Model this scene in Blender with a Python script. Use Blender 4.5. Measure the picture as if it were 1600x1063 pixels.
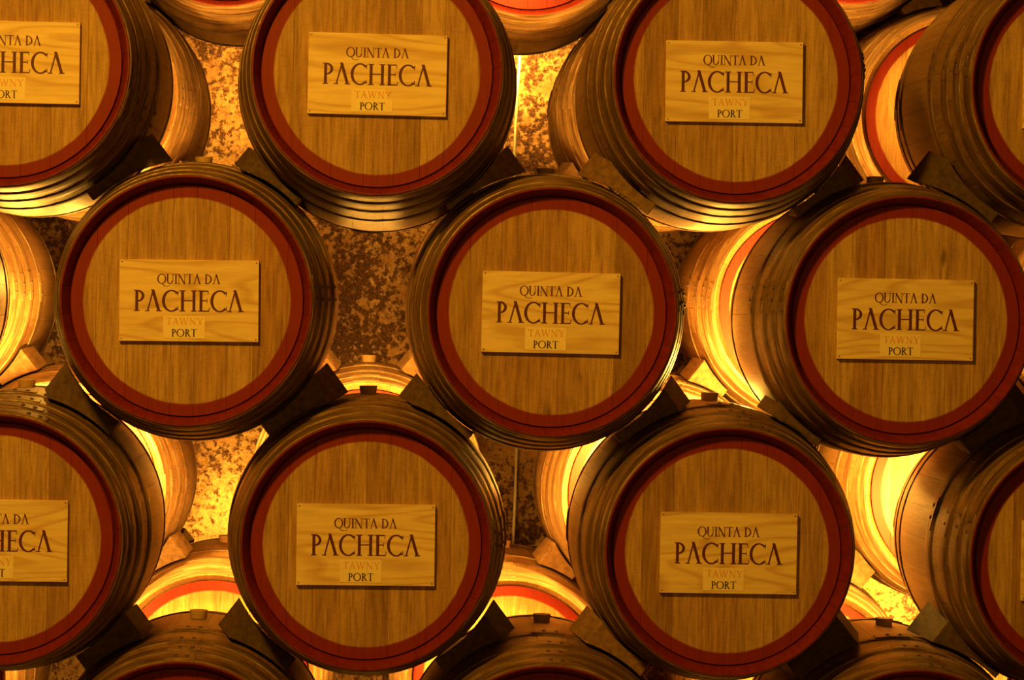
import bpy, bmesh, math, random
from mathutils import Vector, Matrix, Euler, noise
random.seed(7)
for o in list(bpy.data.objects): bpy.data.objects.remove(o)
S = bpy.context.scene
C = S.collection
PI = math.pi

# ------------------------------------------------------------------ camera
F = 4095.0; W, H = 1600, 1063
CAM = Vector((0.0, -6.3, 1.60))
VP = (617.0, 497.0)                      # where the barrel axes (+Y) vanish in the photograph
roll = math.radians(1.15)
v = Vector((VP[0]-W/2, -(VP[1]-H/2), -F)).normalized()       # +Y in camera space
u = Vector((math.sin(roll), math.cos(roll), 0)); u = (u - v*u.dot(v)).normalized()   # +Z in camera space
r = v.cross(u)                                               # +X in camera space
R = Matrix((r, v, u))            # rows: world axes expressed in camera space -> maps camera vec to world
cam_d = bpy.data.cameras.new('camera'); cam = bpy.data.objects.new('camera', cam_d); C.objects.link(cam)
cam.matrix_world = Matrix.Translation(CAM) @ R.to_4x4()
cam_d.sensor_width = 36; cam_d.lens = F/W*36; cam_d.clip_end = 100
S.camera = cam
def at(px, py, y):
    d = R @ Vector((px-W/2, -(py-H/2), -F))
    return CAM + d*((y-CAM.y)/d.y)

# ------------------------------------------------------------------ light and exposure
S.view_settings.view_transform = 'Standard'; S.view_settings.look = 'None'
S.view_settings.exposure = 0.0; S.view_settings.gamma = 1.0; S.view_settings.use_curve_mapping = False
wd = bpy.data.worlds.new('world'); S.world = wd; wd.use_nodes = True
wd.node_tree.nodes['Background'].inputs[0].default_value = (1.0, .5, .12, 1)
wd.node_tree.nodes['Background'].inputs[1].default_value = .016
def area(name, loc, target, size, power, col):
    l = bpy.data.lights.new(name, 'AREA'); l.size = size; l.energy = power; l.color = col; l.shape = 'DISK'
    o = bpy.data.objects.new(name, l); C.objects.link(o); o.location = loc
    o.rotation_euler = (Vector(target)-Vector(loc)).to_track_quat('-Z', 'Y').to_euler()
    return o
WARM = (1.0, .47, .03)
area('cellar_lamp', (-1.5, -3.3, 4.1), (0.2, 0, 1.7), .45, 178, WARM)
area('front_fill', (.9, -5.2, 2.3), (0.3, 0, 1.6), .8, 18, WARM)  # unseen weak fill, added to lift the dark fronts and bungs
BULB = (1.0, .50, .06)
def bulb(px, py, y, power, back=True):
    l = bpy.data.lights.new('rack_lamp', 'SPOT' if back else 'POINT'); l.energy = power; l.shadow_soft_size = .035; l.color = BULB
    o = bpy.data.objects.new('rack_lamp', l); C.objects.link(o); o.location = at(px, py, y)
    if back:                                    # shaded fitting that throws its light towards the back wall
        l.spot_size = math.radians(172); l.spot_blend = .25; o.rotation_euler = (math.radians(90), 0, 0)
# small lamps hidden in the gap between the two layers of barrels, and a few against the wall
GAP = 1.12
for px, py, y, p, bk in [
    (140, 420, 1.02, 8, False), (1225, 450, 1.02, 8, False),
    (190, 285, GAP, 22, True), (40, 645, 1.08, 70, False), (185, 690, GAP, 100, True), (985, 705, GAP, 100, False),
    (1172, 612, 1.08, 62, False), (1118, 668, 1.0, 40, False), (1000, 190, GAP, 18, True), (800, -60, GAP, 13, True), (520, 690, GAP, 16, False),
    (650, 690, GAP, 16, False), (1310, 235, 1.05, 8, True), (1440, 800, 1.05, 85, True), (400, 870, 1.1, 12, True),
    (735, 862, 1.1, 12, True), (385, 828, 2.22, 15, True), (791, 84, 2.25, 22, True), (1447, 950, 2.1, 45, True),
    (398, 130, 2.1, 16, True), (505, 480, 1.0, 26, True), (648, 470, 1.0, 17, True), (570, 1000, 1.1, 30, True), (110, 1000, 1.1, 25, True),
    (1520, 1010, 1.1, 30, True), (1250, 940, 1.1, 30, True), (1290, -60, 1.1, 14, True), (380, -60, 1.1, 5, True)]:
    bulb(px, py, y, p, bk)

# ------------------------------------------------------------------ materials
def mat(name):
    m = bpy.data.materials.new(name); m.use_nodes = True
    nt = m.node_tree; b = nt.nodes['Principled BSDF']
    return m, nt, b
def N(nt, t, **k):
    n = nt.nodes.new(t)
    for a, b in k.items(): setattr(n, a, b)
    return n
def L(nt, a, b): nt.links.new(a, b)
def ramp(nt, fac, stops):
    n = N(nt, 'ShaderNodeValToRGB'); e = n.color_ramp.elements
    while len(e) > 1: e.remove(e[-1])
    e[0].position = stops[0][0]; e[0].color = (*stops[0][1], 1)
    for p, c in stops[1:]:
        x = e.new(p); x.color = (*c, 1)
    if fac is not None: L(nt, fac, n.inputs[0])
    return n
def coords(nt, scale, rnd=True):
    tc = N(nt, 'ShaderNodeTexCoord'); mp = N(nt, 'ShaderNodeMapping'); mp.inputs['Scale'].default_value = scale
    L(nt, tc.outputs['Object'], mp.inputs[0])
    if rnd:
        oi = N(nt, 'ShaderNodeObjectInfo'); cx = N(nt, 'ShaderNodeCombineXYZ')
        m1 = N(nt, 'ShaderNodeMath', operation='MULTIPLY'); m1.inputs[1].default_value = 37
        L(nt, oi.outputs['Random'], m1.inputs[0])
        for i in range(3): L(nt, m1.outputs[0], cx.inputs[i])
        L(nt, cx.outputs[0], mp.inputs['Location'])
        return tc, mp, oi
    return tc, mp, None
def noise_n(nt, vec, scale, detail=4, rough=.55, dist=0):
    n = N(nt, 'ShaderNodeTexNoise'); n.inputs['Scale'].default_value = scale; n.inputs['Detail'].default_value = detail
    n.inputs['Roughness'].default_value = rough; n.inputs['Distortion'].default_value = dist
    L(nt, vec, n.inputs['Vector']); return n
def mixc(nt, fac, a, b, mode='MIX'):
    n = N(nt, 'ShaderNodeMix', data_type='RGBA', blend_type=mode)
    if isinstance(fac, (int, float)): n.inputs[0].default_value = fac
    else: L(nt, fac, n.inputs[0])
    for i, x in ((6, a), (7, b)):
        if isinstance(x, tuple): n.inputs[i].default_value = (*x, 1)
        else: L(nt, x, n.inputs[i])
    return n.outputs[2]
def mth(nt, op, a, b=None, c=None):
    n = N(nt, 'ShaderNodeMath', operation=op)
    for i, x in enumerate((a, b, c)):
        if x is None: continue
        if isinstance(x, (int, float)): n.inputs[i].default_value = x
        else: L(nt, x, n.inputs[i])
    return n.outputs[0]
def bump(nt, b, h, s, d):
    n = N(nt, 'ShaderNodeBump'); n.inputs['Strength'].default_value = s; n.inputs['Distance'].default_value = d
    L(nt, h, n.inputs['Height']); L(nt, n.outputs[0], b.inputs['Normal'])

RED = (.19, .012, .003)
def head_wood():
    m, nt, b = mat('oak_head')
    tc, mp, oi = coords(nt, (1, 1, .07))
    g = noise_n(nt, mp.outputs[0], 150, 5, .65)
    g2 = noise_n(nt, mp.outputs[0], 30, 3, .6, .4)
    c = ramp(nt, g.outputs[0], [(.28, (.27, .145, .05)), (.5, (.46, .28, .115)), (.72, (.59, .385, .17))])
    c2 = mixc(nt, .5, c.outputs[0], ramp(nt, g2.outputs[0], [(.3, (.5, .45, .4)), (.6, (1, 1, 1))]).outputs[0], 'MULTIPLY')
    tint = ramp(nt, oi.outputs['Random'], [(0, (.68, .58, .48)), (.3, (.95, .9, .8)), (.7, (1.06, 1.06, 1.0)), (1, (.80, .66, .52))])
    c3 = mixc(nt, 1.0, c2, tint.outputs[0], 'MULTIPLY')
    # scattered knots and stains
    tc2, mp2, _ = coords(nt, (1, 1, .45))
    k = noise_n(nt, mp2.outputs[0], 16, 2, .5)
    kk = ramp(nt, k.outputs[0], [(.70, (1, 1, 1)), (.78, (.45, .4, .35))])
    c4 = mixc(nt, 1.0, c3, kk.outputs[0], 'MULTIPLY')
    # fine cross flecks of the oak
    fl = coords(nt, (.5, 1, 2.2)); f = noise_n(nt, fl[1].outputs[0], 120, 2, .5, 1.0)
    c4 = mixc(nt, .35, c4, ramp(nt, f.outputs[0], [(.35, (.72, .7, .66)), (.6, (1.06, 1.05, 1.02))]).outputs[0], 'MULTIPLY')
    # the red painted border of the head
    sx = N(nt, 'ShaderNodeSeparateXYZ'); L(nt, tc.outputs['Object'], sx.inputs[0])
    rr = mth(nt, 'SQRT', mth(nt, 'ADD', mth(nt, 'MULTIPLY', sx.outputs[0], sx.outputs[0]), mth(nt, 'MULTIPLY', sx.outputs[2], sx.outputs[2])))
    wob = noise_n(nt, tc.outputs['Object'], 14, 3, .6)
    rr = mth(nt, 'ADD', rr, mth(nt, 'MULTIPLY', mth(nt, 'SUBTRACT', wob.outputs[0], .5), .006))
    mask = ramp(nt, mth(nt, 'SUBTRACT', rr, .2465), [(0, (0, 0, 0)), (.0022, (1, 1, 1))])
    redc = mixc(nt, .5, RED, ramp(nt, g.outputs[0], [(.3, (.15, .007, .002)), (.7, (.24, .017, .005))]).outputs[0])
    col = mixc(nt, mask.outputs[0], c4, redc)
    L(nt, col, b.inputs['Base Color']); b.inputs['Roughness'].default_value = .62
    b.inputs['Specular IOR Level'].default_value = .3
    bump(nt, b, g.outputs[0], .25, .001)
    return m
def stave_wood():
    m, nt, b = mat('oak_stave')
    tc, mp, oi = coords(nt, (1, .06, 1))
    g = noise_n(nt, mp.outputs[0], 110, 5, .65)
    g2 = noise_n(nt, mp.outputs[0], 22, 3, .6, .3)
    c = ramp(nt, g.outputs[0], [(.25, (.17, .085, .03)), (.5, (.26, .14, .055)), (.75, (.34, .20, .08))])
    c2 = mixc(nt, .5, c.outputs[0], ramp(nt, g2.outputs[0], [(.3, (.55, .5, .45)), (.6, (1, 1, 1))]).outputs[0], 'MULTIPLY')
    tint = ramp(nt, oi.outputs['Random'], [(0, (.75, .68, .6)), (.5, (1, 1, 1)), (1, (.85, .8, .7))])
    c3 = mixc(nt, 1.0, c2, tint.outputs[0], 'MULTIPLY')
    L(nt, c3, b.inputs['Base Color']); b.inputs['Roughness'].default_value = .55
    bump(nt, b, g.outputs[0], .3, .001)
    return m
def red_paint():
    m, nt, b = mat('red_paint')
    tc, mp, oi = coords(nt, (1, .3, 1))
    g = noise_n(nt, mp.outputs[0], 60, 4, .6)
    c = ramp(nt, g.outputs[0], [(.3, (.13, .007, .003)), (.7, (.20, .015, .005))])
    L(nt, c.outputs[0], b.inputs['Base Color']); b.inputs['Roughness'].default_value = .6
    b.inputs['Specular IOR Level'].default_value = .3
    bump(nt, b, g.outputs[0], .2, .001)
    return m
def hoop_metal():
    m, nt, b = mat('weathered_hoop_steel')
    tc, mp, oi = coords(nt, (1, 9, 1))
    g = noise_n(nt, mp.outputs[0], 9, 5, .6)
    g2 = noise_n(nt, mp.outputs[0], 60, 3, .6)
    c = ramp(nt, g.outputs[0], [(.3, (.075, .034, .012)), (.5, (.18, .092, .038)), (.7, (.32, .215, .125))])
    c2 = mixc(nt, .35, c.outputs[0], ramp(nt, g2.outputs[0], [(.3, (.4, .36, .3)), (.65, (1.1, 1.1, 1.1))]).outputs[0], 'MULTIPLY')
    L(nt, c2, b.inputs['Base Color']); b.inputs['Metallic'].default_value = .35
    rg = ramp(nt, g2.outputs[0], [(.3, (.65,)*3), (.7, (.42,)*3)])
    L(nt, rg.outputs[0], b.inputs['Roughness'])
    bump(nt, b, g2.outputs[0], .12, .001)
    return m
def plate_wood():
    m, nt, b = mat('pine_plate')
    tc, mp, oi = coords(nt, (.10, 1, 1))
    g = noise_n(nt, mp.outputs[0], 90, 4, .6)
    tw, mw, _ = coords(nt, (.16, 1, 1))
    low = noise_n(nt, mw.outputs[0], 7, 1.5, .45, .2)
    ring_ = mth(nt, 'FRACT', mth(nt, 'MULTIPLY', low.outputs[0], 17))
    c = ramp(nt, ring_, [(0, (.78, .58, .26)), (.55, (.80, .60, .28)), (.86, (.62, .40, .16)), (1, (.74, .53, .23))])
    c2 = mixc(nt, .45, c.outputs[0], ramp(nt, g.outputs[0], [(.3, (.62, .55, .45)), (.6, (1.05, 1.05, 1.05))]).outputs[0], 'MULTIPLY')
    st = noise_n(nt, mp.outputs[0], 14, 2, .5)
    c3 = mixc(nt, .8, c2, ramp(nt, st.outputs[0], [(.64, (1, 1, 1)), (.76, (.6, .5, .4))]).outputs[0], 'MULTIPLY')
    L(nt, c3, b.inputs['Base Color']); b.inputs['Roughness'].default_value = .5
    bump(nt, b, g.outputs[0], .12, .0006)
    return m
def plain(name, col, rough=.6, metal=0, var=.15, scale=60):
    m, nt, b = mat(name)
    tc, mp, oi = coords(nt, (1, 1, 1))
    g = noise_n(nt, mp.outputs[0], scale, 4, .6)
    c = ramp(nt, g.outputs[0], [(.3, tuple(x*(1-var) for x in col)), (.7, tuple(x*(1+var) for x in col))])
    L(nt, c.outputs[0], b.inputs['Base Color']); b.inputs['Roughness'].default_value = rough; b.inputs['Metallic'].default_value = metal
    return m
def chock_wood():
    m, nt, b = mat('chock_wood')
    tc, mp, oi = coords(nt, (1, .3, 1))
    g = noise_n(nt, mp.outputs[0], 60, 5, .65)
    c = ramp(nt, g.outputs[0], [(.3, (.17, .085, .03)), (.5, (.32, .17, .065)), (.7, (.46, .27, .11))])
    tint = oi
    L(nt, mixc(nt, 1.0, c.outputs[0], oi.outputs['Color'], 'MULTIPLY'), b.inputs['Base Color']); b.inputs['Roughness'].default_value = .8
    bump(nt, b, g.outputs[0], .4, .002)
    return m
def wall_mat():
    m, nt, b = mat('mouldy_rough_plaster')
    tc, mp, _ = coords(nt, (1, 1, 1), False)
    big = noise_n(nt, tc.outputs['Object'], 2.6, 3, .5)
    fine = noise_n(nt, tc.outputs['Object'], 48, 5, .68, .2)
    mid = noise_n(nt, tc.outputs['Object'], 15, 4, .65)
    grit = noise_n(nt, tc.outputs['Object'], 140, 3, .7)
    s = mth(nt, 'ADD', mth(nt, 'MULTIPLY', fine.outputs[0], 1.0), mth(nt, 'MULTIPLY', big.outputs[0], .55))
    s = mth(nt, 'ADD', s, mth(nt, 'MULTIPLY', mid.outputs[0], .45))
    dark = ramp(nt, mth(nt, 'SUBTRACT', s, .5), [(.46, (0, 0, 0)), (.56, (1, 1, 1))])
    base = ramp(nt, mid.outputs[0], [(.3, (.46, .22, .085)), (.7, (.76, .50, .23))])
    base = mixc(nt, .6, base.outputs[0], ramp(nt, grit.outputs[0], [(.35, (.55, .45, .4)), (.6, (1.05, 1.05, 1))]).outputs[0], 'MULTIPLY')
    dk = ramp(nt, grit.outputs[0], [(.4, (.05, .02, .014)), (.65, (.22, .085, .03))])
    L(nt, mixc(nt, dark.outputs[0], base, dk.outputs[0]), b.inputs['Base Color'])
    b.inputs['Roughness'].default_value = .85
    bump(nt, b, fine.outputs[0], .8, .02)
    return m
M_HEAD = head_wood(); M_STAVE = stave_wood(); M_RED = red_paint(); M_HOOP = hoop_metal(); M_PLATE = plate_wood()
M_CHOCK = chock_wood(); M_WALL = wall_mat()
M_BUNG = plain('bung_wood', (.46, .28, .14), .7)
M_RIVET = plain('rivet_steel', (.07, .04, .025), .5, .3)
M_INK = plain('dark_plum_ink', (.085, .008, .016), .6)
M_INK2 = plain('black_ink', (.035, .014, .03), .6)
M_FADED = plain('faded_orange_ink', (.68, .34, .11), .7, 0, .25, 200)
M_PAPER = plain('yellowed_label_paper', (.84, .68, .36), .5, 0, .05)
M_FLOOR = plain('dusty_stone_floor', (.22, .17, .12), .85, 0, .35, 9)
M_CEIL = plain('dark_vault_plaster', (.12, .09, .06), .9, 0, .3, 5)
M_CABLE = plain('pale_cable', (.9, .84, .62), .4, 0, .03)
M_BEAM = chock_wood()
M_NAIL = plain('nail_steel', (.10, .05, .03), .5, .5)

# ------------------------------------------------------------------ helpers
def mesh(name, vs, fs, mats, fm=None, smooth=None):
    me = bpy.data.meshes.new(name); me.from_pydata([tuple(x) for x in vs], [], fs)
    for m_ in (mats if isinstance(mats, (list, tuple)) else [mats]): me.materials.append(m_)
    if fm: me.polygons.foreach_set('material_index', fm)
    bm = bmesh.new(); bm.from_mesh(me); bmesh.ops.recalc_face_normals(bm, faces=bm.faces); bm.to_mesh(me); bm.free()
    if smooth is not None:
        me.polygons.foreach_set('use_smooth', [True]*len(me.polygons))
        me.set_sharp_from_angle(angle=smooth)
    return me
def obj(name, me, parent=None):
    o = bpy.data.objects.new(name, me); C.objects.link(o)
    if parent: o.parent = parent
    return o
def tag(o, label, cat, group=None):
    o['label'] = label; o['category'] = cat
    if group: o['group'] = group

# ------------------------------------------------------------------ setting
def struct(o): o['kind'] = 'structure'; return o
def grid_wall():
    nx, nz = 260, 190; x0, x1, z0, z1 = -4.5, 4.5, -.05, 4.6; YW = 2.42
    vs = []; fs = []
    for j in range(nz+1):
        for i in range(nx+1):
            x = x0+(x1-x0)*i/nx; z = z0+(z1-z0)*j/nz
            p = Vector((x, 0, z))
            d = noise.noise(p*3.0)*.03 + noise.noise(p*9)*.016 + noise.noise(p*24)*.008
            vs.append((x, YW + d, z))
    for j in range(nz):
        for i in range(nx):
            a = j*(nx+1)+i; fs.append((a, a+1, a+nx+2, a+nx+1))
    b0 = len(vs)
    vs += [(x0, YW+.3, z0), (x1, YW+.3, z0), (x1, YW+.3, z1), (x0, YW+.3, z1)]
    fs.append((b0, b0+3, b0+2, b0+1))
    me = bpy.data.meshes.new('wall_back'); me.from_pydata(vs, [], fs); me.materials.append(M_WALL)
    me.polygons.foreach_set('use_smooth', [True]*len(me.polygons))
    return struct(obj('wall_back', me))
grid_wall()
def box_me(name, x0, x1, y0, y1, z0, z1, m):
    vs = [(x, y, z) for x in (x0, x1) for y in (y0, y1) for z in (z0, z1)]
    fs = [(0, 1, 3, 2), (4, 6, 7, 5), (0, 4, 5, 1), (2, 3, 7, 6), (0, 2, 6, 4), (1, 5, 7, 3)]
    return mesh(name, vs, fs, m)
struct(obj('floor', box_me('floor', -4.5, 4.5, -8, 2.7, -.1, 0, M_FLOOR)))
struct(obj('ceiling', box_me('ceiling', -4.5, 4.5, -8, 2.7, 4.6, 4.7, M_CEIL)))

# ------------------------------------------------------------------ barrel geometry
LEN = .95; HALF = LEN/2; R0 = .3005; RB = .3525
def rout(y):
    t = (HALF-y)/HALF
    return R0 + (RB-R0)*(1-abs(t)**2.1)
NS = 28
def stave_mesh(paint=M_RED):
    ys = [0, .02, .045, .07, .10, .14, .18, .23, .29, .35, .41, HALF]
    ys = ys + [LEN-y for y in reversed(ys[:-1])]
    prof = [(y, rout(y), 0) for y in ys]                     # outer, front to rear
    inner = [(LEN, R0-.004, 1), (LEN-.045, .2795, 1), (LEN-.047, .272, 0), (LEN-.08, .272, 0), (LEN-.2, .305, 0), (HALF, .33, 0), (.2, .305, 0), (.08, .272, 0), (.047, .272, 0), (.045, .2795, 1), (0, R0-.004, 1)]
    prof += inner
    n = len(prof); half = PI/NS - .0011
    vs = []; fs = []; fm = []
    segs = 4
    for k in range(segs+1):
        a = -half + 2*half*k/segs
        for (y, rr, _) in prof:
            q = rr
            if k in (0, segs) and rr > .298 and _ == 0: q = rr-.0006
            vs.append((q*math.sin(a), y, q*math.cos(a)))
    no = len(ys)
    for k in range(segs):
        for i in range(n):
            j = (i+1) % n
            fs.append((k*n+i, k*n+j, (k+1)*n+j, (k+1)*n+i))
            red = (no-1 <= i <= no+1) or (i >= n-3)
            fm.append(1 if red else 0)
    for k in (0, segs):
        # side wall as quads between outer and inner profiles
        m_in = [prof.index(p) for p in prof[no:]]
        fs.append([k*n+i for i in range(n)]); fm.append(0)
    me = mesh('stave', vs, fs, [M_STAVE, paint], fm, math.radians(28))
    return me
STAVE = stave_mesh(); STAVE_B = stave_mesh(M_STAVE)
HOOPS = [(.003, .044), (.066, .108), (.146, .188), (.262, .304)]
def hoop_mesh(a, b):
    n = 96; vs = []; fs = []; th = .0038
    prof = [(a, 0), (a+.0008, th*.8), (a+.004, th), (b-.004, th), (b-.0008, th*.8), (b, 0)]
    for k in range(n):
        t = 2*PI*k/n
        for (y, e) in prof:
            rr = rout(y)+.0004+e
            vs.append((rr*math.sin(t), y, rr*math.cos(t)))
    m = len(prof)
    for k in range(n):
        k2 = (k+1) % n
        for i in range(m):
            j = (i+1) % m
            fs.append((k*m+i, k*m+j, k2*m+j, k2*m+i))
    # the overlapping riveted end
    base = len(vs); K = 10; s0, s1 = -.14, .11
    for k in range(K+1):
        t = s0+(s1-s0)*k/K
        ch = .004 if k in (0, K) else 0
        for (y, e) in [(a+.001+ch, th), (a+.003+ch, th*1.6), (b-.003-ch, th*1.6), (b-.001-ch, th)]:
            rr = rout(y)+.0004+e
            vs.append((rr*math.sin(t), y, rr*math.cos(t)))
    for k in range(K):
        for i in range(4):
            j = (i+1) % 4
            fs.append((base+k*4+i, base+k*4+j, base+(k+1)*4+j, base+(k+1)*4+i))
    fs.append([base+i for i in range(4)]); fs.append([base+K*4+i for i in range(4)])
    return mesh('hoop', vs, fs, M_HOOP, None, math.radians(40))
HM = [hoop_mesh(a, b) for a, b in HOOPS]
def rivet_mesh(y, t):
    rr = rout(y)+.0004+.0060
    c = Vector((rr*math.sin(t), y, rr*math.cos(t))); nrm = Vector((math.sin(t), 0, math.cos(t))); ax = Vector((0, 1, 0)); sd = nrm.cross(ax)
    vs = []; fs = []; n = 8
    for (q, h) in ((.0054, -.0012), (.0050, .0014), (.0028, .0028)):
        for k in range(n):
            w = 2*PI*k/n; vs.append(c + ax*q*math.cos(w) + sd*q*math.sin(w) + nrm*h)
    for l in range(2):
        for k in range(n):
            k2 = (k+1) % n; fs.append((l*n+k, l*n+k2, (l+1)*n+k2, (l+1)*n+k))
    fs.append([2*n+k for k in range(n)]); fs.append([k for k in range(n)])
    return mesh('rivet', vs, fs, M_RIVET, None, math.radians(50))
RIV = [(rivet_mesh((a+b)/2, -.045), rivet_mesh((a+b)/2, .045)) for a, b in HOOPS]
def bung_mesh():
    vs = []; fs = []; n = 24
    for (q, h) in ((.0200, -.02), (.0215, .006), (.0232, .0185), (.0226, .0200), (.0150, .0200)):
        for k in range(n):
            w = 2*PI*k/n; vs.append((q*math.cos(w), HALF+q*math.sin(w), RB+h))
    for l in range(4):
        for k in range(n):
            k2 = (k+1) % n; fs.append((l*n+k, l*n+k2, (l+1)*n+k2, (l+1)*n+k))
    fs.append([4*n+k for k in range(n)])
    return mesh('bung', vs, fs, M_BUNG, None, math.radians(40))
BUNG = bung_mesh()
RH = .2780; HY = .036
def rear_mesh():
    n = 64; vs = []
    for y in (LEN-HY-.024, LEN-HY): vs += [(RH*math.cos(2*PI*k/n), y, RH*math.sin(2*PI*k/n)) for k in range(n)]
    fs = [list(range(n)), list(range(n, 2*n))]+[(k, (k+1) % n, n+(k+1) % n, n+k) for k in range(n)]
    return mesh('rear_head', vs, fs, M_HEAD)
REAR = rear_mesh()
def board_mesh(x0, x1, yo):
    g = .00015; x0 += g; x1 -= g; ch = .0005
    def outline(xa, xb, rad):
        pts = []; xa = max(xa, -rad+.0005); xb = min(xb, rad-.0005); n = 7
        # cosine spacing keeps the round ends smooth
        a0 = math.acos(xa/rad); a1 = math.acos(xb/rad)
        for i in range(n+1):
            a = a0+(a1-a0)*i/n; pts.append((rad*math.cos(a), rad*math.sin(a)))
        for i in range(n, -1, -1):
            a = a0+(a1-a0)*i/n; pts.append((rad*math.cos(a), -rad*math.sin(a)))
        return pts
    A = outline(x0+ch, x1-ch, RH-ch); B = outline(x0, x1, RH)
    n = len(A)
    vs = [(x, HY+yo, z) for x, z in A] + [(x, HY+yo+ch, z) for x, z in B] + [(x, HY+.024, z) for x, z in B]
    fs = [list(range(n)), list(range(2*n, 3*n))]
    for l in range(2):
        for k in range(n):
            k2 = (k+1) % n; fs.append((l*n+k, l*n+k2, (l+1)*n+k2, (l+1)*n+k))
    return mesh('head_board', vs, fs, M_HEAD)
def head_set(rng):
    xs = [-RH]; 
    while xs[-1] < RH-.06:
        xs.append(xs[-1]+rng.uniform(.05, .095))
    if xs[-1] > RH-.03: xs.pop()
    xs.append(RH)
    return [board_mesh(a, b, rng.uniform(-.0004, .0004)) for a, b in zip(xs[:-1], xs[1:])]

# ------------------------------------------------------------------ lettering (glyphs drawn as strokes, cap height 1)
def quad(p, q, w):                        # a stroke of horizontal width w
    (x0, y0), (x1, y1) = p, q
    return [(x0-w/2, y0), (x0+w/2, y0), (x1+w/2, y1), (x1-w/2, y1)]
def rect(x0, y0, x1, y1): return [(x0, y0), (x1, y0), (x1, y1), (x0, y1)]
def ring(cx, cy, rx, ry, a0, a1, thick, thin, n=22):
    out = []
    for i in range(n):
        q = []
        for a in (a0+(a1-a0)*i/n, a0+(a1-a0)*(i+1)/n):
            c, s = math.cos(a), math.sin(a); t = thin+(thick-thin)*abs(c)**1.4
            q.append(((cx+rx*c, cy+ry*s), (cx+(rx-t)*c, cy+(ry-t)*s)))
        out.append([q[0][0], q[1][0], q[1][1], q[0][1]])
    return out
T = .155; t_ = .062; sf = .045
def serif(x, y, w=.30): return rect(x-w/2, y, x+w/2, y+sf) if y < .5 else rect(x-w/2, y-sf, x+w/2, y)
def stem(x, w=T, y0=0, y1=1): return [rect(x-w/2, y0, x+w/2, y1), serif(x, y0), serif(x, y1)]
r_ = math.radians
def glyph(c, bar=False):
    if c == 'I': return .36, stem(.18)
    if c == 'P': return .66, stem(.2)+ring(.24, .72, .36, .28, r_(-100), r_(90), T*.95, t_)+[rect(.2, .95, .26, 1)]
    if c == 'R': return .80, stem(.2)+ring(.24, .745, .34, .255, r_(-90), r_(90), T*.95, t_)+[rect(.2, .95, .26, 1), rect(.2, .49, .3, .54), quad((.68, 0), (.34, .52), T*1.1), serif(.73, 0, .2)]
    if c == 'B': return .7, stem(.2)
    if c == 'D': return .92, stem(.2)+ring(.22, .5, .60, .5, r_(-90), r_(90), T, t_, 26)+[rect(.2, .95, .24, 1), rect(.2, 0, .24, .05)]
    if c == 'A':
        g = [quad((.14, 0), (.42, .98), t_*1.25), quad((.74, 0), (.40, 1.03), T*1.05), serif(.13, 0, .24), serif(.74, 0, .30)]
        if bar: g.append(rect(.24, .33, .62, .37))
        return .88, g
    if c == 'C':
        g = ring(.54, .5, .50, .52, r_(48), r_(312), T, t_, 30)
        g += [[(.86, .74), (.885, .74), (.91, .98), (.85, .93)], [(.86, .26), (.885, .26), (.91, .03), (.85, .08)]]
        return .95, g
    if c == 'O': return 1.04, ring(.52, .5, .50, .52, 0, 2*PI, T, t_, 36)
    if c == 'Q': return .98, ring(.52, .5, .50, .52, 0, 2*PI, T, t_, 36)+[[(.50, .0), (.60, .03), (.86, -.20), (.80, -.25)], [(.80, -.25), (.86, -.20), (1.18, -.26), (1.16, -.30)], [(1.16, -.30), (1.18, -.26), (1.42, -.16), (1.44, -.19)]]
    if c == 'U':
        return .98, [rect(.14, .34, .14+T, 1), serif(.2, 1), rect(.76, .34, .82, 1), serif(.79, 1, .24)]+ring(.48, .36, .34, .38, r_(180), r_(360), T*.9, t_)
    if c == 'N': return 1.0, [rect(.15, 0, .205, 1), serif(.18, 0, .24), rect(.795, -.02, .85, 1), serif(.82, 1, .24), quad((.83, -.04), (.16, 1), T*1.15), serif(.13, 1, .14)]
    if c == 'T': return .80, [rect(.4-T/2, 0, .4+T/2, 1), serif(.4, 0), rect(.04, .945, .76, 1), quad((.03, .78), (.065, 1), .04), quad((.77, .78), (.735, 1), .04)]
    if c == 'H': return 1.0, stem(.2)+stem(.8)+[rect(.2, .49, .8, .54)]
    if c == 'E': return .68, stem(.2)+[rect(.2, .945, .58, 1), rect(.2, .49, .52, .54), rect(.2, 0, .62, .055), quad((.585, .82), (.565, 1), .035), rect(.50, .42, .53, .62), quad((.655, .2), (.61, 0), .035)]
    if c == 'W': return 1.26, [quad((.38, 0), (.13, 1), T), quad((.38, 0), (.63, 1), t_), quad((.86, 0), (.61, 1), T), quad((.86, 0), (1.12, 1), t_), serif(.13, 1, .26), serif(.61, 1, .22), serif(1.12, 1, .22)]
    if c == 'Y': return .86, [quad((.43, .45), (.13, 1), T), quad((.43, .45), (.73, 1), t_), rect(.43-T/2, 0, .43+T/2, .48), serif(.43, 0), serif(.14, 1, .28), serif(.73, 1, .22)]
    if c == ' ': return .42, []
    return .5, []
def lettering(text, x0, x1, z0, h, y, m, bar=False, track=0.0, sag=0.0):
    """text from x0 to x1 (plate coordinates, metres), base line z0, cap height h, raised on the face at y"""
    polys = []; cx = 0
    for ch in text:
        w, g = glyph(ch, bar)
        polys += [[(px+cx, pz) for px, pz in p] for p in g]
        cx += w+track
    cx -= track
    sx = (x1-x0)/cx
    vs = []; fs = []; dz = .0005
    for k, p in enumerate(polys):
        b = len(vs); n = len(p); e = (k % 5)*.00001
        vs += [(x0+px*sx, y-dz-e, z0+pz*h) for px, pz in p]+[(x0+px*sx, y+.0002, z0+pz*h) for px, pz in p]
        fs.append([b+i for i in range(n)])
        for i in range(n):
            j = (i+1) % n; fs.append((b+i, b+j, b+n+j, b+n+i))
    return mesh('lettering', vs, fs, m)
PW, PH, PT = .3335, .1965, .012
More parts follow.
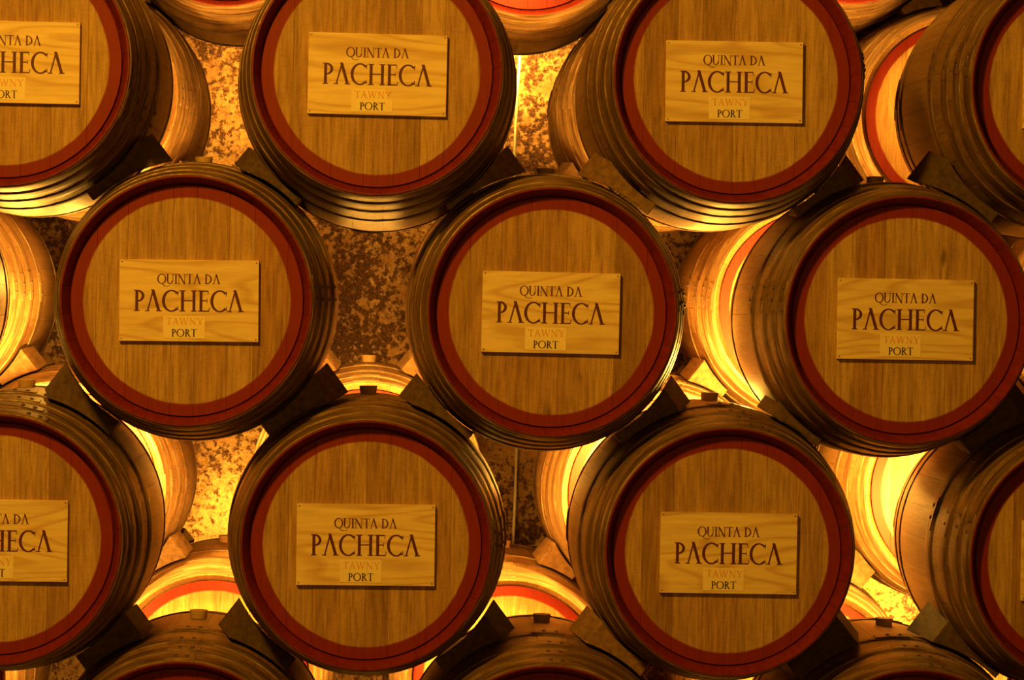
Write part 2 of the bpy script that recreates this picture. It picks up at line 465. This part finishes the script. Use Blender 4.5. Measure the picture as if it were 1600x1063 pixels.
def bevel_box(name, w, d, h, m, bv):
    bm = bmesh.new(); bmesh.ops.create_cube(bm, size=1)
    for v_ in bm.verts: v_.co = Vector((v_.co.x*w, v_.co.y*d, v_.co.z*h))
    bmesh.ops.bevel(bm, geom=list(bm.edges), offset=bv, segments=1, affect='EDGES')
    me = bpy.data.meshes.new(name); bm.to_mesh(me); bm.free(); me.materials.append(m); return me
PLATE = bevel_box('name_plate', PW, PT, PH, M_PLATE, .0008)
FY = -PT/2
LET1 = lettering('QUINTA DA', -.077, .0745, .0405, .0235, FY, M_INK, track=-.03)
LET2 = lettering('PACHECA', -.134, .131, -.026, .051, FY, M_INK, track=-.03)
def paper_mesh(torn=False):
    x0, x1, z0, z1 = -.061, .0385, -.0905, -.0365
    p = [(x0, z0), (x1, z0), (x1, z1), (x0, z1)]
    if torn: p = [(x0, z0), (x1-.002, z0+.0005), (x1, z0+.026), (x1-.006, z0+.032), (x1-.012, z1-.010), (x1-.020, z1), (x0, z1)]
    n = len(p)
    vs = [(x, FY-.0008, z) for x, z in p]+[(x, FY, z) for x, z in p]
    fs = [list(range(n))]+[(i, (i+1) % n, n+(i+1) % n, n+i) for i in range(n)]
    return mesh('paper_label', vs, fs, M_PAPER)
PAPER = paper_mesh(); PAPER_T = paper_mesh(True)
LET3 = lettering('TAWNY', -.0545, .0345, -.0575, .0165, FY-.0008, M_FADED, True, .04)
LET4 = lettering('PORT', -.042, .020, -.0865, .0185, FY-.0008, M_INK2, True, -.02)
def nail_mesh():
    vs = []; n = 8
    for q, y in ((.0018, FY), (.0015, FY-.0006)):
        vs += [(q*math.cos(2*PI*k/n), y, q*math.sin(2*PI*k/n)) for k in range(n)]
    fs = [[n+k for k in range(n)]]+[(k, (k+1) % n, n+(k+1) % n, n+k) for k in range(n)]
    return mesh('nail', vs, fs, M_NAIL)
NAIL = nail_mesh()

# ------------------------------------------------------------------ barrels
def barrel(loc, label, group, seed, plate=None, tilt=(0, 0), hoop_ang=None, torn=False, stave=None):
    """loc: centre of the front end; tilt: sideways and upward shift of the middle of the barrel (m)"""
    rng = random.Random(seed)
    root = bpy.data.objects.new('oak_barrel', None); C.objects.link(root); root.empty_display_size = .1
    root.location = loc
    root.rotation_euler = (math.atan2(tilt[1], HALF), 0, -math.atan2(tilt[0], HALF))
    tag(root, label, 'barrel', group)
    off = rng.uniform(0, 2*PI/NS)
    for k in range(NS):
        s = obj('stave', stave or STAVE, root); s.rotation_euler = (0, off+2*PI*k/NS, 0)
    for b in head_set(rng):
        obj('head_board', b, root)
    obj('rear_head', REAR, root)
    ang = hoop_ang if hoop_ang is not None else rng.choice((-1.55, 0, 1.55))+rng.uniform(-.12, .12)
    for i in range(4):
        a_ = ang[i] if isinstance(ang, (list, tuple)) else ang + rng.uniform(-.02, .02)
        h = obj('hoop', HM[i], root); h.rotation_euler = (0, a_, 0)
        for rv in RIV[i]:
            obj('rivet', rv, h)
        h2 = obj('hoop', HM[i], root); h2.rotation_euler = (0, rng.choice((-1.55, 0, 1.55, PI))+rng.uniform(-.12, .12), PI); h2.location = (0, LEN, 0)
    b = obj('bung', BUNG, root); b.rotation_euler = (0, rng.uniform(-.02, .02), 0)
    if plate:
        dx, dz, rot = plate
        p = obj('name_plate', PLATE, root); p.location = (dx, HY-.0006-PT/2, dz); p.rotation_euler = (0, math.radians(rot), 0)
        for m_ in (LET1, LET2): obj('lettering', m_, p)
        obj('paper_label', PAPER_T if torn else PAPER, p)
        l3 = obj('lettering', LET3, p); l3['label'] = 'faded orange lettering on the paper label'
        obj('lettering', LET4, p)
        for sx in (-1, 1):
            for sz in (-1, 1):
                nn = obj('nail', NAIL, p); nn.location = (sx*(PW/2-.006), 0, sz*(PH/2-.006))
    return root

def front_loc(hx, hy):
    p = at(hx, hy, HY); return Vector((p.x, 0, p.z))
G1 = 'port barrels of the front layer with name plates'
# head centre px, plate centre px, plate rotation (deg relative to the picture), tilt, hoop angle
FRONT = {
 'A0': ((7, 97), (14, 98), 0.9, (0, 0), 1.9, 'front oak barrel cut by the top left corner of the picture, sign reading port'),
 'A1': ((590, 113), (590.5, 117), 1.3, (0, -.014), .6, 'front oak barrel in the top row whose paper label has a torn corner'),
 'A2': ((1150, 124), (1147.5, 128), .7, (0, 0), 1.4, 'complete front oak barrel with sign in the top row, right of the torn-label barrel'),
 'A3': ((1704, 138), (1705, 140), 1.0, (0, 0), -1.35, 'front oak barrel cut by the top right corner, only its left third in view'),
 'B0': ((292.5, 470), (295.5, 470), .6, (0, 0), 1.5, 'leftmost front oak barrel of the middle row, with sign on a knotty head'),
 'B1': ((861, 487), (860, 488), 1.3, (0, 0), 1.45, 'front oak barrel at the centre of the picture, middle row, with sign'),
 'B2': ((1415.5, 500), (1415, 499.5), 1.0, (0, 0), -1.4, 'rightmost front oak barrel with sign in the middle row'),
 'C0': ((-5, 842), (-4, 845), .9, (0, 0), [.28, .20, .13, .05], 'front oak barrel cut by the left edge, third row, half its sign in view'),
 'C1': ((572, 851), (571.5, 852), .8, (0, 0), 1.52, 'front oak barrel with sign in the third row, left of centre'),
 'C2': ((1136, 861), (1138.5, 865), 1.1, (0, 0), [.20, .13, .10, .06], 'front oak barrel with sign in the third row, right of centre'),
 'C3': ((1701, 876), (1702, 878), 1.0, (0, 0), -1.3, 'front oak barrel cut by the right edge in the third row'),
 'D0': ((280, 1226), None, 0, (0, 0), [0.0, .02, .01, .03], 'bottom row oak barrel under the left gap, only its hooped top in view'),
 'D1': ((853, 1231), None, 0, (0, 0), [.06, .05, .07, .05], 'bottom row oak barrel below centre, only its hooped top in view'),
 'D2': ((1426, 1236), None, 0, (0, 0), [.16, .10, .04, -.02], 'bottom row oak barrel at right, only its hooped top in view'),
 'Bl': ((-276, 458), (-275, 458), 1, (0, 0), 1, 'oak barrel outside the left edge of the picture in the middle row'),
 'Br': ((1972, 512), (1972, 512), 1, (0, 0), 1, 'oak barrel outside the right edge of the picture in the middle row'),
 'Dl': ((-292, 1217), None, 0, (0, 0), 1, 'bottom row oak barrel outside the left edge of the picture'),
 'Dr': ((1995, 1244), None, 0, (0, 0), 1, 'bottom row oak barrel outside the right edge of the picture'),
}
def settle(pos, tilts, dmin, firm=()):
    """move the barrels by the least so that neighbours touch without cutting into each other"""
    ks = list(pos)
    for it in range(400):
        worst = 0
        for i, a in enumerate(ks):
            for b in ks[i+1:]:
                pa = Vector((pos[a].x+tilts[a][0], pos[a].z+tilts[a][1])); pb = Vector((pos[b].x+tilts[b][0], pos[b].z+tilts[b][1]))
                d = (pa-pb).length
                if d < dmin:
                    wa = .25 if a in firm else 1.0; wb = .25 if b in firm else 1.0
                    n = (pa-pb)/d*(dmin-d)/(wa+wb); worst = max(worst, dmin-d)
                    pos[a].x += n.x*wa; pos[a].z += n.y*wa; pos[b].x -= n.x*wb; pos[b].z -= n.y*wb
        if worst < .0003: break
    return pos
LOCF = {}
PF = settle({k: front_loc(*v[0]) for k, v in FRONT.items()}, {k: v[3] for k, v in FRONT.items()}, 2*RB+.0012)
for i, (k, (hc, pc, rot, tilt, ha, lab)) in enumerate(FRONT.items()):
    base = front_loc(*hc); loc = PF[k]; LOCF[k] = (loc, tilt)
    pl = None
    if pc is None: pc = hc; rot = 1.0
    q = at(pc[0], pc[1], HY-PT); pl = (q.x-base.x, q.z-base.z, rot-math.degrees(roll))
    barrel(loc, lab, G1, 100+i*7, pl, tilt, ha, torn=(k == 'A1'))
YB = 1.30
G2 = 'plain barrels of the back layer'
BACK = {
 'a0': ((365, -110), 'back oak barrel above the narrow top left gap, only its underside in view'),
 'a1': ((824, -92), 'back oak barrel above the top middle gap, its lit lower rim in view'),
 'a2': ((1292, -108), 'back oak barrel peeking out at the top edge, right of the third sign'),
 'al': ((-90, -118), 'back oak barrel above the top left corner of the picture'),
 'ar': ((1740, -80), 'back oak barrel above the top right corner of the picture'),
 'b0': ((148, 170), 'back oak barrel beside the top left gap, lit on its right flank'),
 'b1': ((586, 178), 'back oak barrel hidden behind the torn-label barrel'),
 'b2': ((1026, 182), 'back oak barrel beside the top middle gap, lit on its left flank'),
 'b3': ((1440, 212), 'back oak barrel at top right showing a glowing crescent of its red-rimmed head'),
 'c0': ((-94, 470), 'back oak barrel at the left edge in the middle row, glowing yellow'),
 'c1': ((346, 474), 'back oak barrel hidden behind the leftmost middle-row barrel'),
 'c2': ((836, 476), 'back oak barrel hidden behind the centre barrel'),
 'c3': ((1244, 484), 'back oak barrel with glowing left flank beside the centre barrel'),
 'c4': ((1692, 495), 'back oak barrel behind the right edge in the middle row'),
 'd0': ((128, 752), 'back oak barrel in the lower left gap, its right flank glowing'),
 'd1': ((577, 755), 'back oak barrel whose top and bung show below the dark wall patch'),
 'd2': ((1015, 760), 'back oak barrel in the lower middle gap, its left flank glowing'),
 'd3': ((1458, 752), 'back oak barrel in the lower right gap with the brightest glowing head'),
 'e0': ((-104, 1022), 'back oak barrel of the lowest row at the left edge'),
 'e1': ((340, 1016), 'back oak barrel of the lowest row with glowing head above the left bottom bung'),
 'e2': ((789, 1017), 'back oak barrel of the lowest row with glowing head above the middle bottom bung'),
 'e3': ((1205, 1024), 'back oak barrel of the lowest row, a lit sliver above the right bottom bung'),
 'e4': ((1655, 1030), 'back oak barrel of the lowest row at the right edge'),
}
LOCB = {}
PB = {}
for k, (bc, lab) in BACK.items():
    q = at(bc[0], bc[1], YB+HALF); PB[k] = Vector((q.x, YB, q.z))
settle(PB, {k: (0, 0) for k in PB}, 2*RB+.0012, ('a1', 'b0', 'b2', 'b3', 'c2', 'c3', 'd0', 'd2', 'd3', 'e1', 'e2', 'e3'))
for i, (k, (bc, lab)) in enumerate(BACK.items()):
    loc = PB[k]; LOCB[k] = (loc, (0, 0))
    barrel(loc, lab, G2, 900+i*5, None, (0, 0), stave=STAVE if k[0] == 'a' else STAVE_B)

# ------------------------------------------------------------------ wedges between the barrels
def centre_at(e, y):
    loc, tilt = e; s = y/HALF
    return Vector((loc.x+tilt[0]*s, loc.z+tilt[1]*s))
def chock(up, low, y0, y1, s0, s1, slant, label, group, shaded_tone=.5):
    """wedge hugging the upper and the lower barrel; s is the distance from their contact along the common tangent"""
    Y = up[0].y
    lays = []
    for y, ext in ((y0, 0), (y1, slant)):
        U = centre_at(up, y); Lw = centre_at(low, y); d = (Lw-U).length; n = (Lw-U)/d
        t = Vector((-n.y, n.x))
        if t.y < 0: t = -t
        m = (U+Lw)/2; rr = rout(y)+.0108
        K = 10; A = []; B = []
        for k in range(K+1):
            s = s0+(s1+ext-s0)*k/K
            h = max(d/2-math.sqrt(max(rr*rr-s*s, 0)), .0012)
            hf = min(h, .046)
            A.append(m+t*s-n*h if h < .046 else m+t*s-n*hf); B.append(m+t*s+n*hf)
        lays.append([Vector((p.x, Y+y, p.y)) for p in A]+[Vector((p.x, Y+y, p.y)) for p in reversed(B)])
    n_ = len(lays[0]); vs = lays[0]+lays[1]
    fs = [(i, (i+1) % n_, n_+(i+1) % n_, n_+i) for i in range(n_)]
    for o_ in (0, n_):
        for k in range(K): fs.append((o_+k, o_+k+1, o_+n_-2-k, o_+n_-1-k))
    c = sum(vs, Vector())/len(vs); vs = [v_-c for v_ in vs]
    me = mesh('wooden_wedge', vs, fs, M_CHOCK)
    bm = bmesh.new(); bm.from_mesh(me)
    bmesh.ops.bevel(bm, geom=[e for e in bm.edges if e.is_manifold and e.calc_face_angle(0) > .5], offset=.0015, segments=1, affect='EDGES')
    bm.to_mesh(me); bm.free()
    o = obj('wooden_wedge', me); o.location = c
    a_ = shaded_tone; o.color = (a_, a_*.95, a_*.9, 1)  # wood tone of the wedge, with some shade painted into it
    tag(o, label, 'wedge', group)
    return o
names = {'A0': 'top left corner barrel', 'A1': 'torn-label barrel', 'A2': 'complete top right barrel', 'A3': 'top right corner barrel',
 'B0': 'leftmost middle-row barrel', 'B1': 'centre barrel', 'B2': 'rightmost middle-row barrel', 'C0': 'left-edge third-row barrel',
 'C1': 'third-row barrel left of centre', 'C2': 'third-row barrel right of centre', 'C3': 'right-edge third-row barrel',
 'D0': 'left bottom barrel', 'D1': 'middle bottom barrel', 'D2': 'right bottom barrel',
 'Bl': 'barrel beyond the left edge', 'Br': 'barrel beyond the right edge', 'Dl': 'bottom barrel beyond the left edge', 'Dr': 'bottom barrel beyond the right edge'}
PAIRS = [('A0', 'B0', -.045, .128, .04), ('A1', 'B0', -.045, .12, .03), ('A1', 'B1', -.045, .125, .05), ('A2', 'B1', -.045, .108, .045),
 ('A2', 'B2', -.045, .12, .045), ('A3', 'B2', -.045, .14, .04), ('B0', 'C0', -.045, .13, .03), ('B0', 'C1', -.045, .13, .045), ('B1', 'C1', -.045, .118, .04),
 ('B1', 'C2', -.045, .12, .045), ('B2', 'C2', -.045, .092, .03), ('B2', 'C3', -.045, .12, .05), ('C0', 'D0', -.045, .115, .02), ('C1', 'D0', -.045, .118, .04),
 ('C1', 'D1', -.045, .12, .04), ('C2', 'D1', -.045, .115, .04), ('C2', 'D2', -.045, .125, .025), ('C3', 'D2', -.045, .138, .05)]
SHADED_TONE = [.35, .25, .8, .6, .5, .25, .3, .5, .3, .4, .3, .25, .3, .25, .3, .7, .22, .25]  # per-wedge colour factor: wood differences plus painted-in shade on the darker ones
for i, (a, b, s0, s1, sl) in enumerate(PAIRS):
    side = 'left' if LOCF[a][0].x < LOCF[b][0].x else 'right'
    chock(LOCF[a], LOCF[b], .20+(i % 3)*.012, .325, s0, s1, sl, 'dark wooden wedge on the %s shoulder of the %s' % (side, names[b]), 'wedges between the front barrels', SHADED_TONE[i])
bn = {'b0': 'the top left gap', 'b1': 'the torn-label barrel', 'b2': 'the top middle gap', 'b3': 'the top right head', 'c0': 'the left edge', 'c1': 'the leftmost middle-row barrel',
 'c2': 'the centre barrel', 'c3': 'the glowing middle-row flank', 'c4': 'the right edge', 'd0': 'the lower left gap', 'd1': 'the dark wall patch', 'd2': 'the lower middle gap', 'd3': 'the brightest head',
 'e0': 'the lower left corner', 'e1': 'the left glowing head', 'e2': 'the middle glowing head', 'e3': 'the right bottom bung', 'e4': 'the lower right corner'}
rows = ['a', 'b', 'c', 'd', 'e']
for r0 in range(4):
    ups = [k for k in LOCB if k[0] == rows[r0]]; lows = [k for k in LOCB if k[0] == rows[r0+1]]
    for a in ups:
        for b in lows:
            d = centre_at(LOCB[a], HALF)-centre_at(LOCB[b], HALF)
            if d.length < .85:
                side = 'left' if d.x < 0 else 'right'
                for (y0, y1, w) in ((.17, .30, 'front'), (.64, .77, 'rear')):
                    chock(LOCB[a], LOCB[b], y0, y1, .03, .14, .02 if y0 < .4 else -.02, 'back layer wedge, %s end, %s side, at %s' % (w, side, bn[b]), 'wedges between the back barrels')

# ------------------------------------------------------------------ bearer beams under the lowest rows
for y, lab, keys, L_ in ((.16, 'long timber bearer under the front end of the bottom front row', ('D0', 'D1', 'D2', 'Dl', 'Dr'), LOCF), (.79, 'long timber bearer under the rear end of the bottom front row', (), LOCF),
               (YB+.16, 'long timber bearer under the front end of the back barrels', (), LOCB), (YB+.79, 'long timber bearer against the wall under the back barrels', (), LOCB)):
    low = min(L_[k][0].z for k in L_)-rout(.215)-.008
    me = bevel_box('timber_bearer', 5.2, .10, max(low, .03), M_BEAM, .004)
    o = obj('timber_bearer', me); o.location = (.5, y, max(low, .03)/2)
    tag(o, lab, 'beam')

# ------------------------------------------------------------------ cable hanging on the wall
def tube(name, pts, rad, m, n=8):
    vs = []; fs = []
    for p in pts:
        for k in range(n):
            w = 2*PI*k/n; vs.append(p+Vector((rad*math.cos(w), rad*math.sin(w), 0)))
    for i in range(len(pts)-1):
        for k in range(n):
            k2 = (k+1) % n; fs.append((i*n+k, i*n+k2, (i+1)*n+k2, (i+1)*n+k))
    fs.append(list(range(n))); fs.append([(len(pts)-1)*n+k for k in range(n)])
    return mesh(name, vs, fs, m, None, math.radians(50))
YC = 2.33
cp = [(820, -120), (814, 60), (810, 130), (806, 190), (804, 240), (806, 330), (809, 470), (810, 600), (807, 700), (805, 770), (802, 840), (800, 1000), (800, 1180)]
pts = [at(x, y, YC) for x, y in cp]
o = obj('hanging_cable', tube('hanging_cable', pts, .0048, M_CABLE))
tag(o, 'thin pale cable hanging straight down in front of the stained back wall', 'cable')
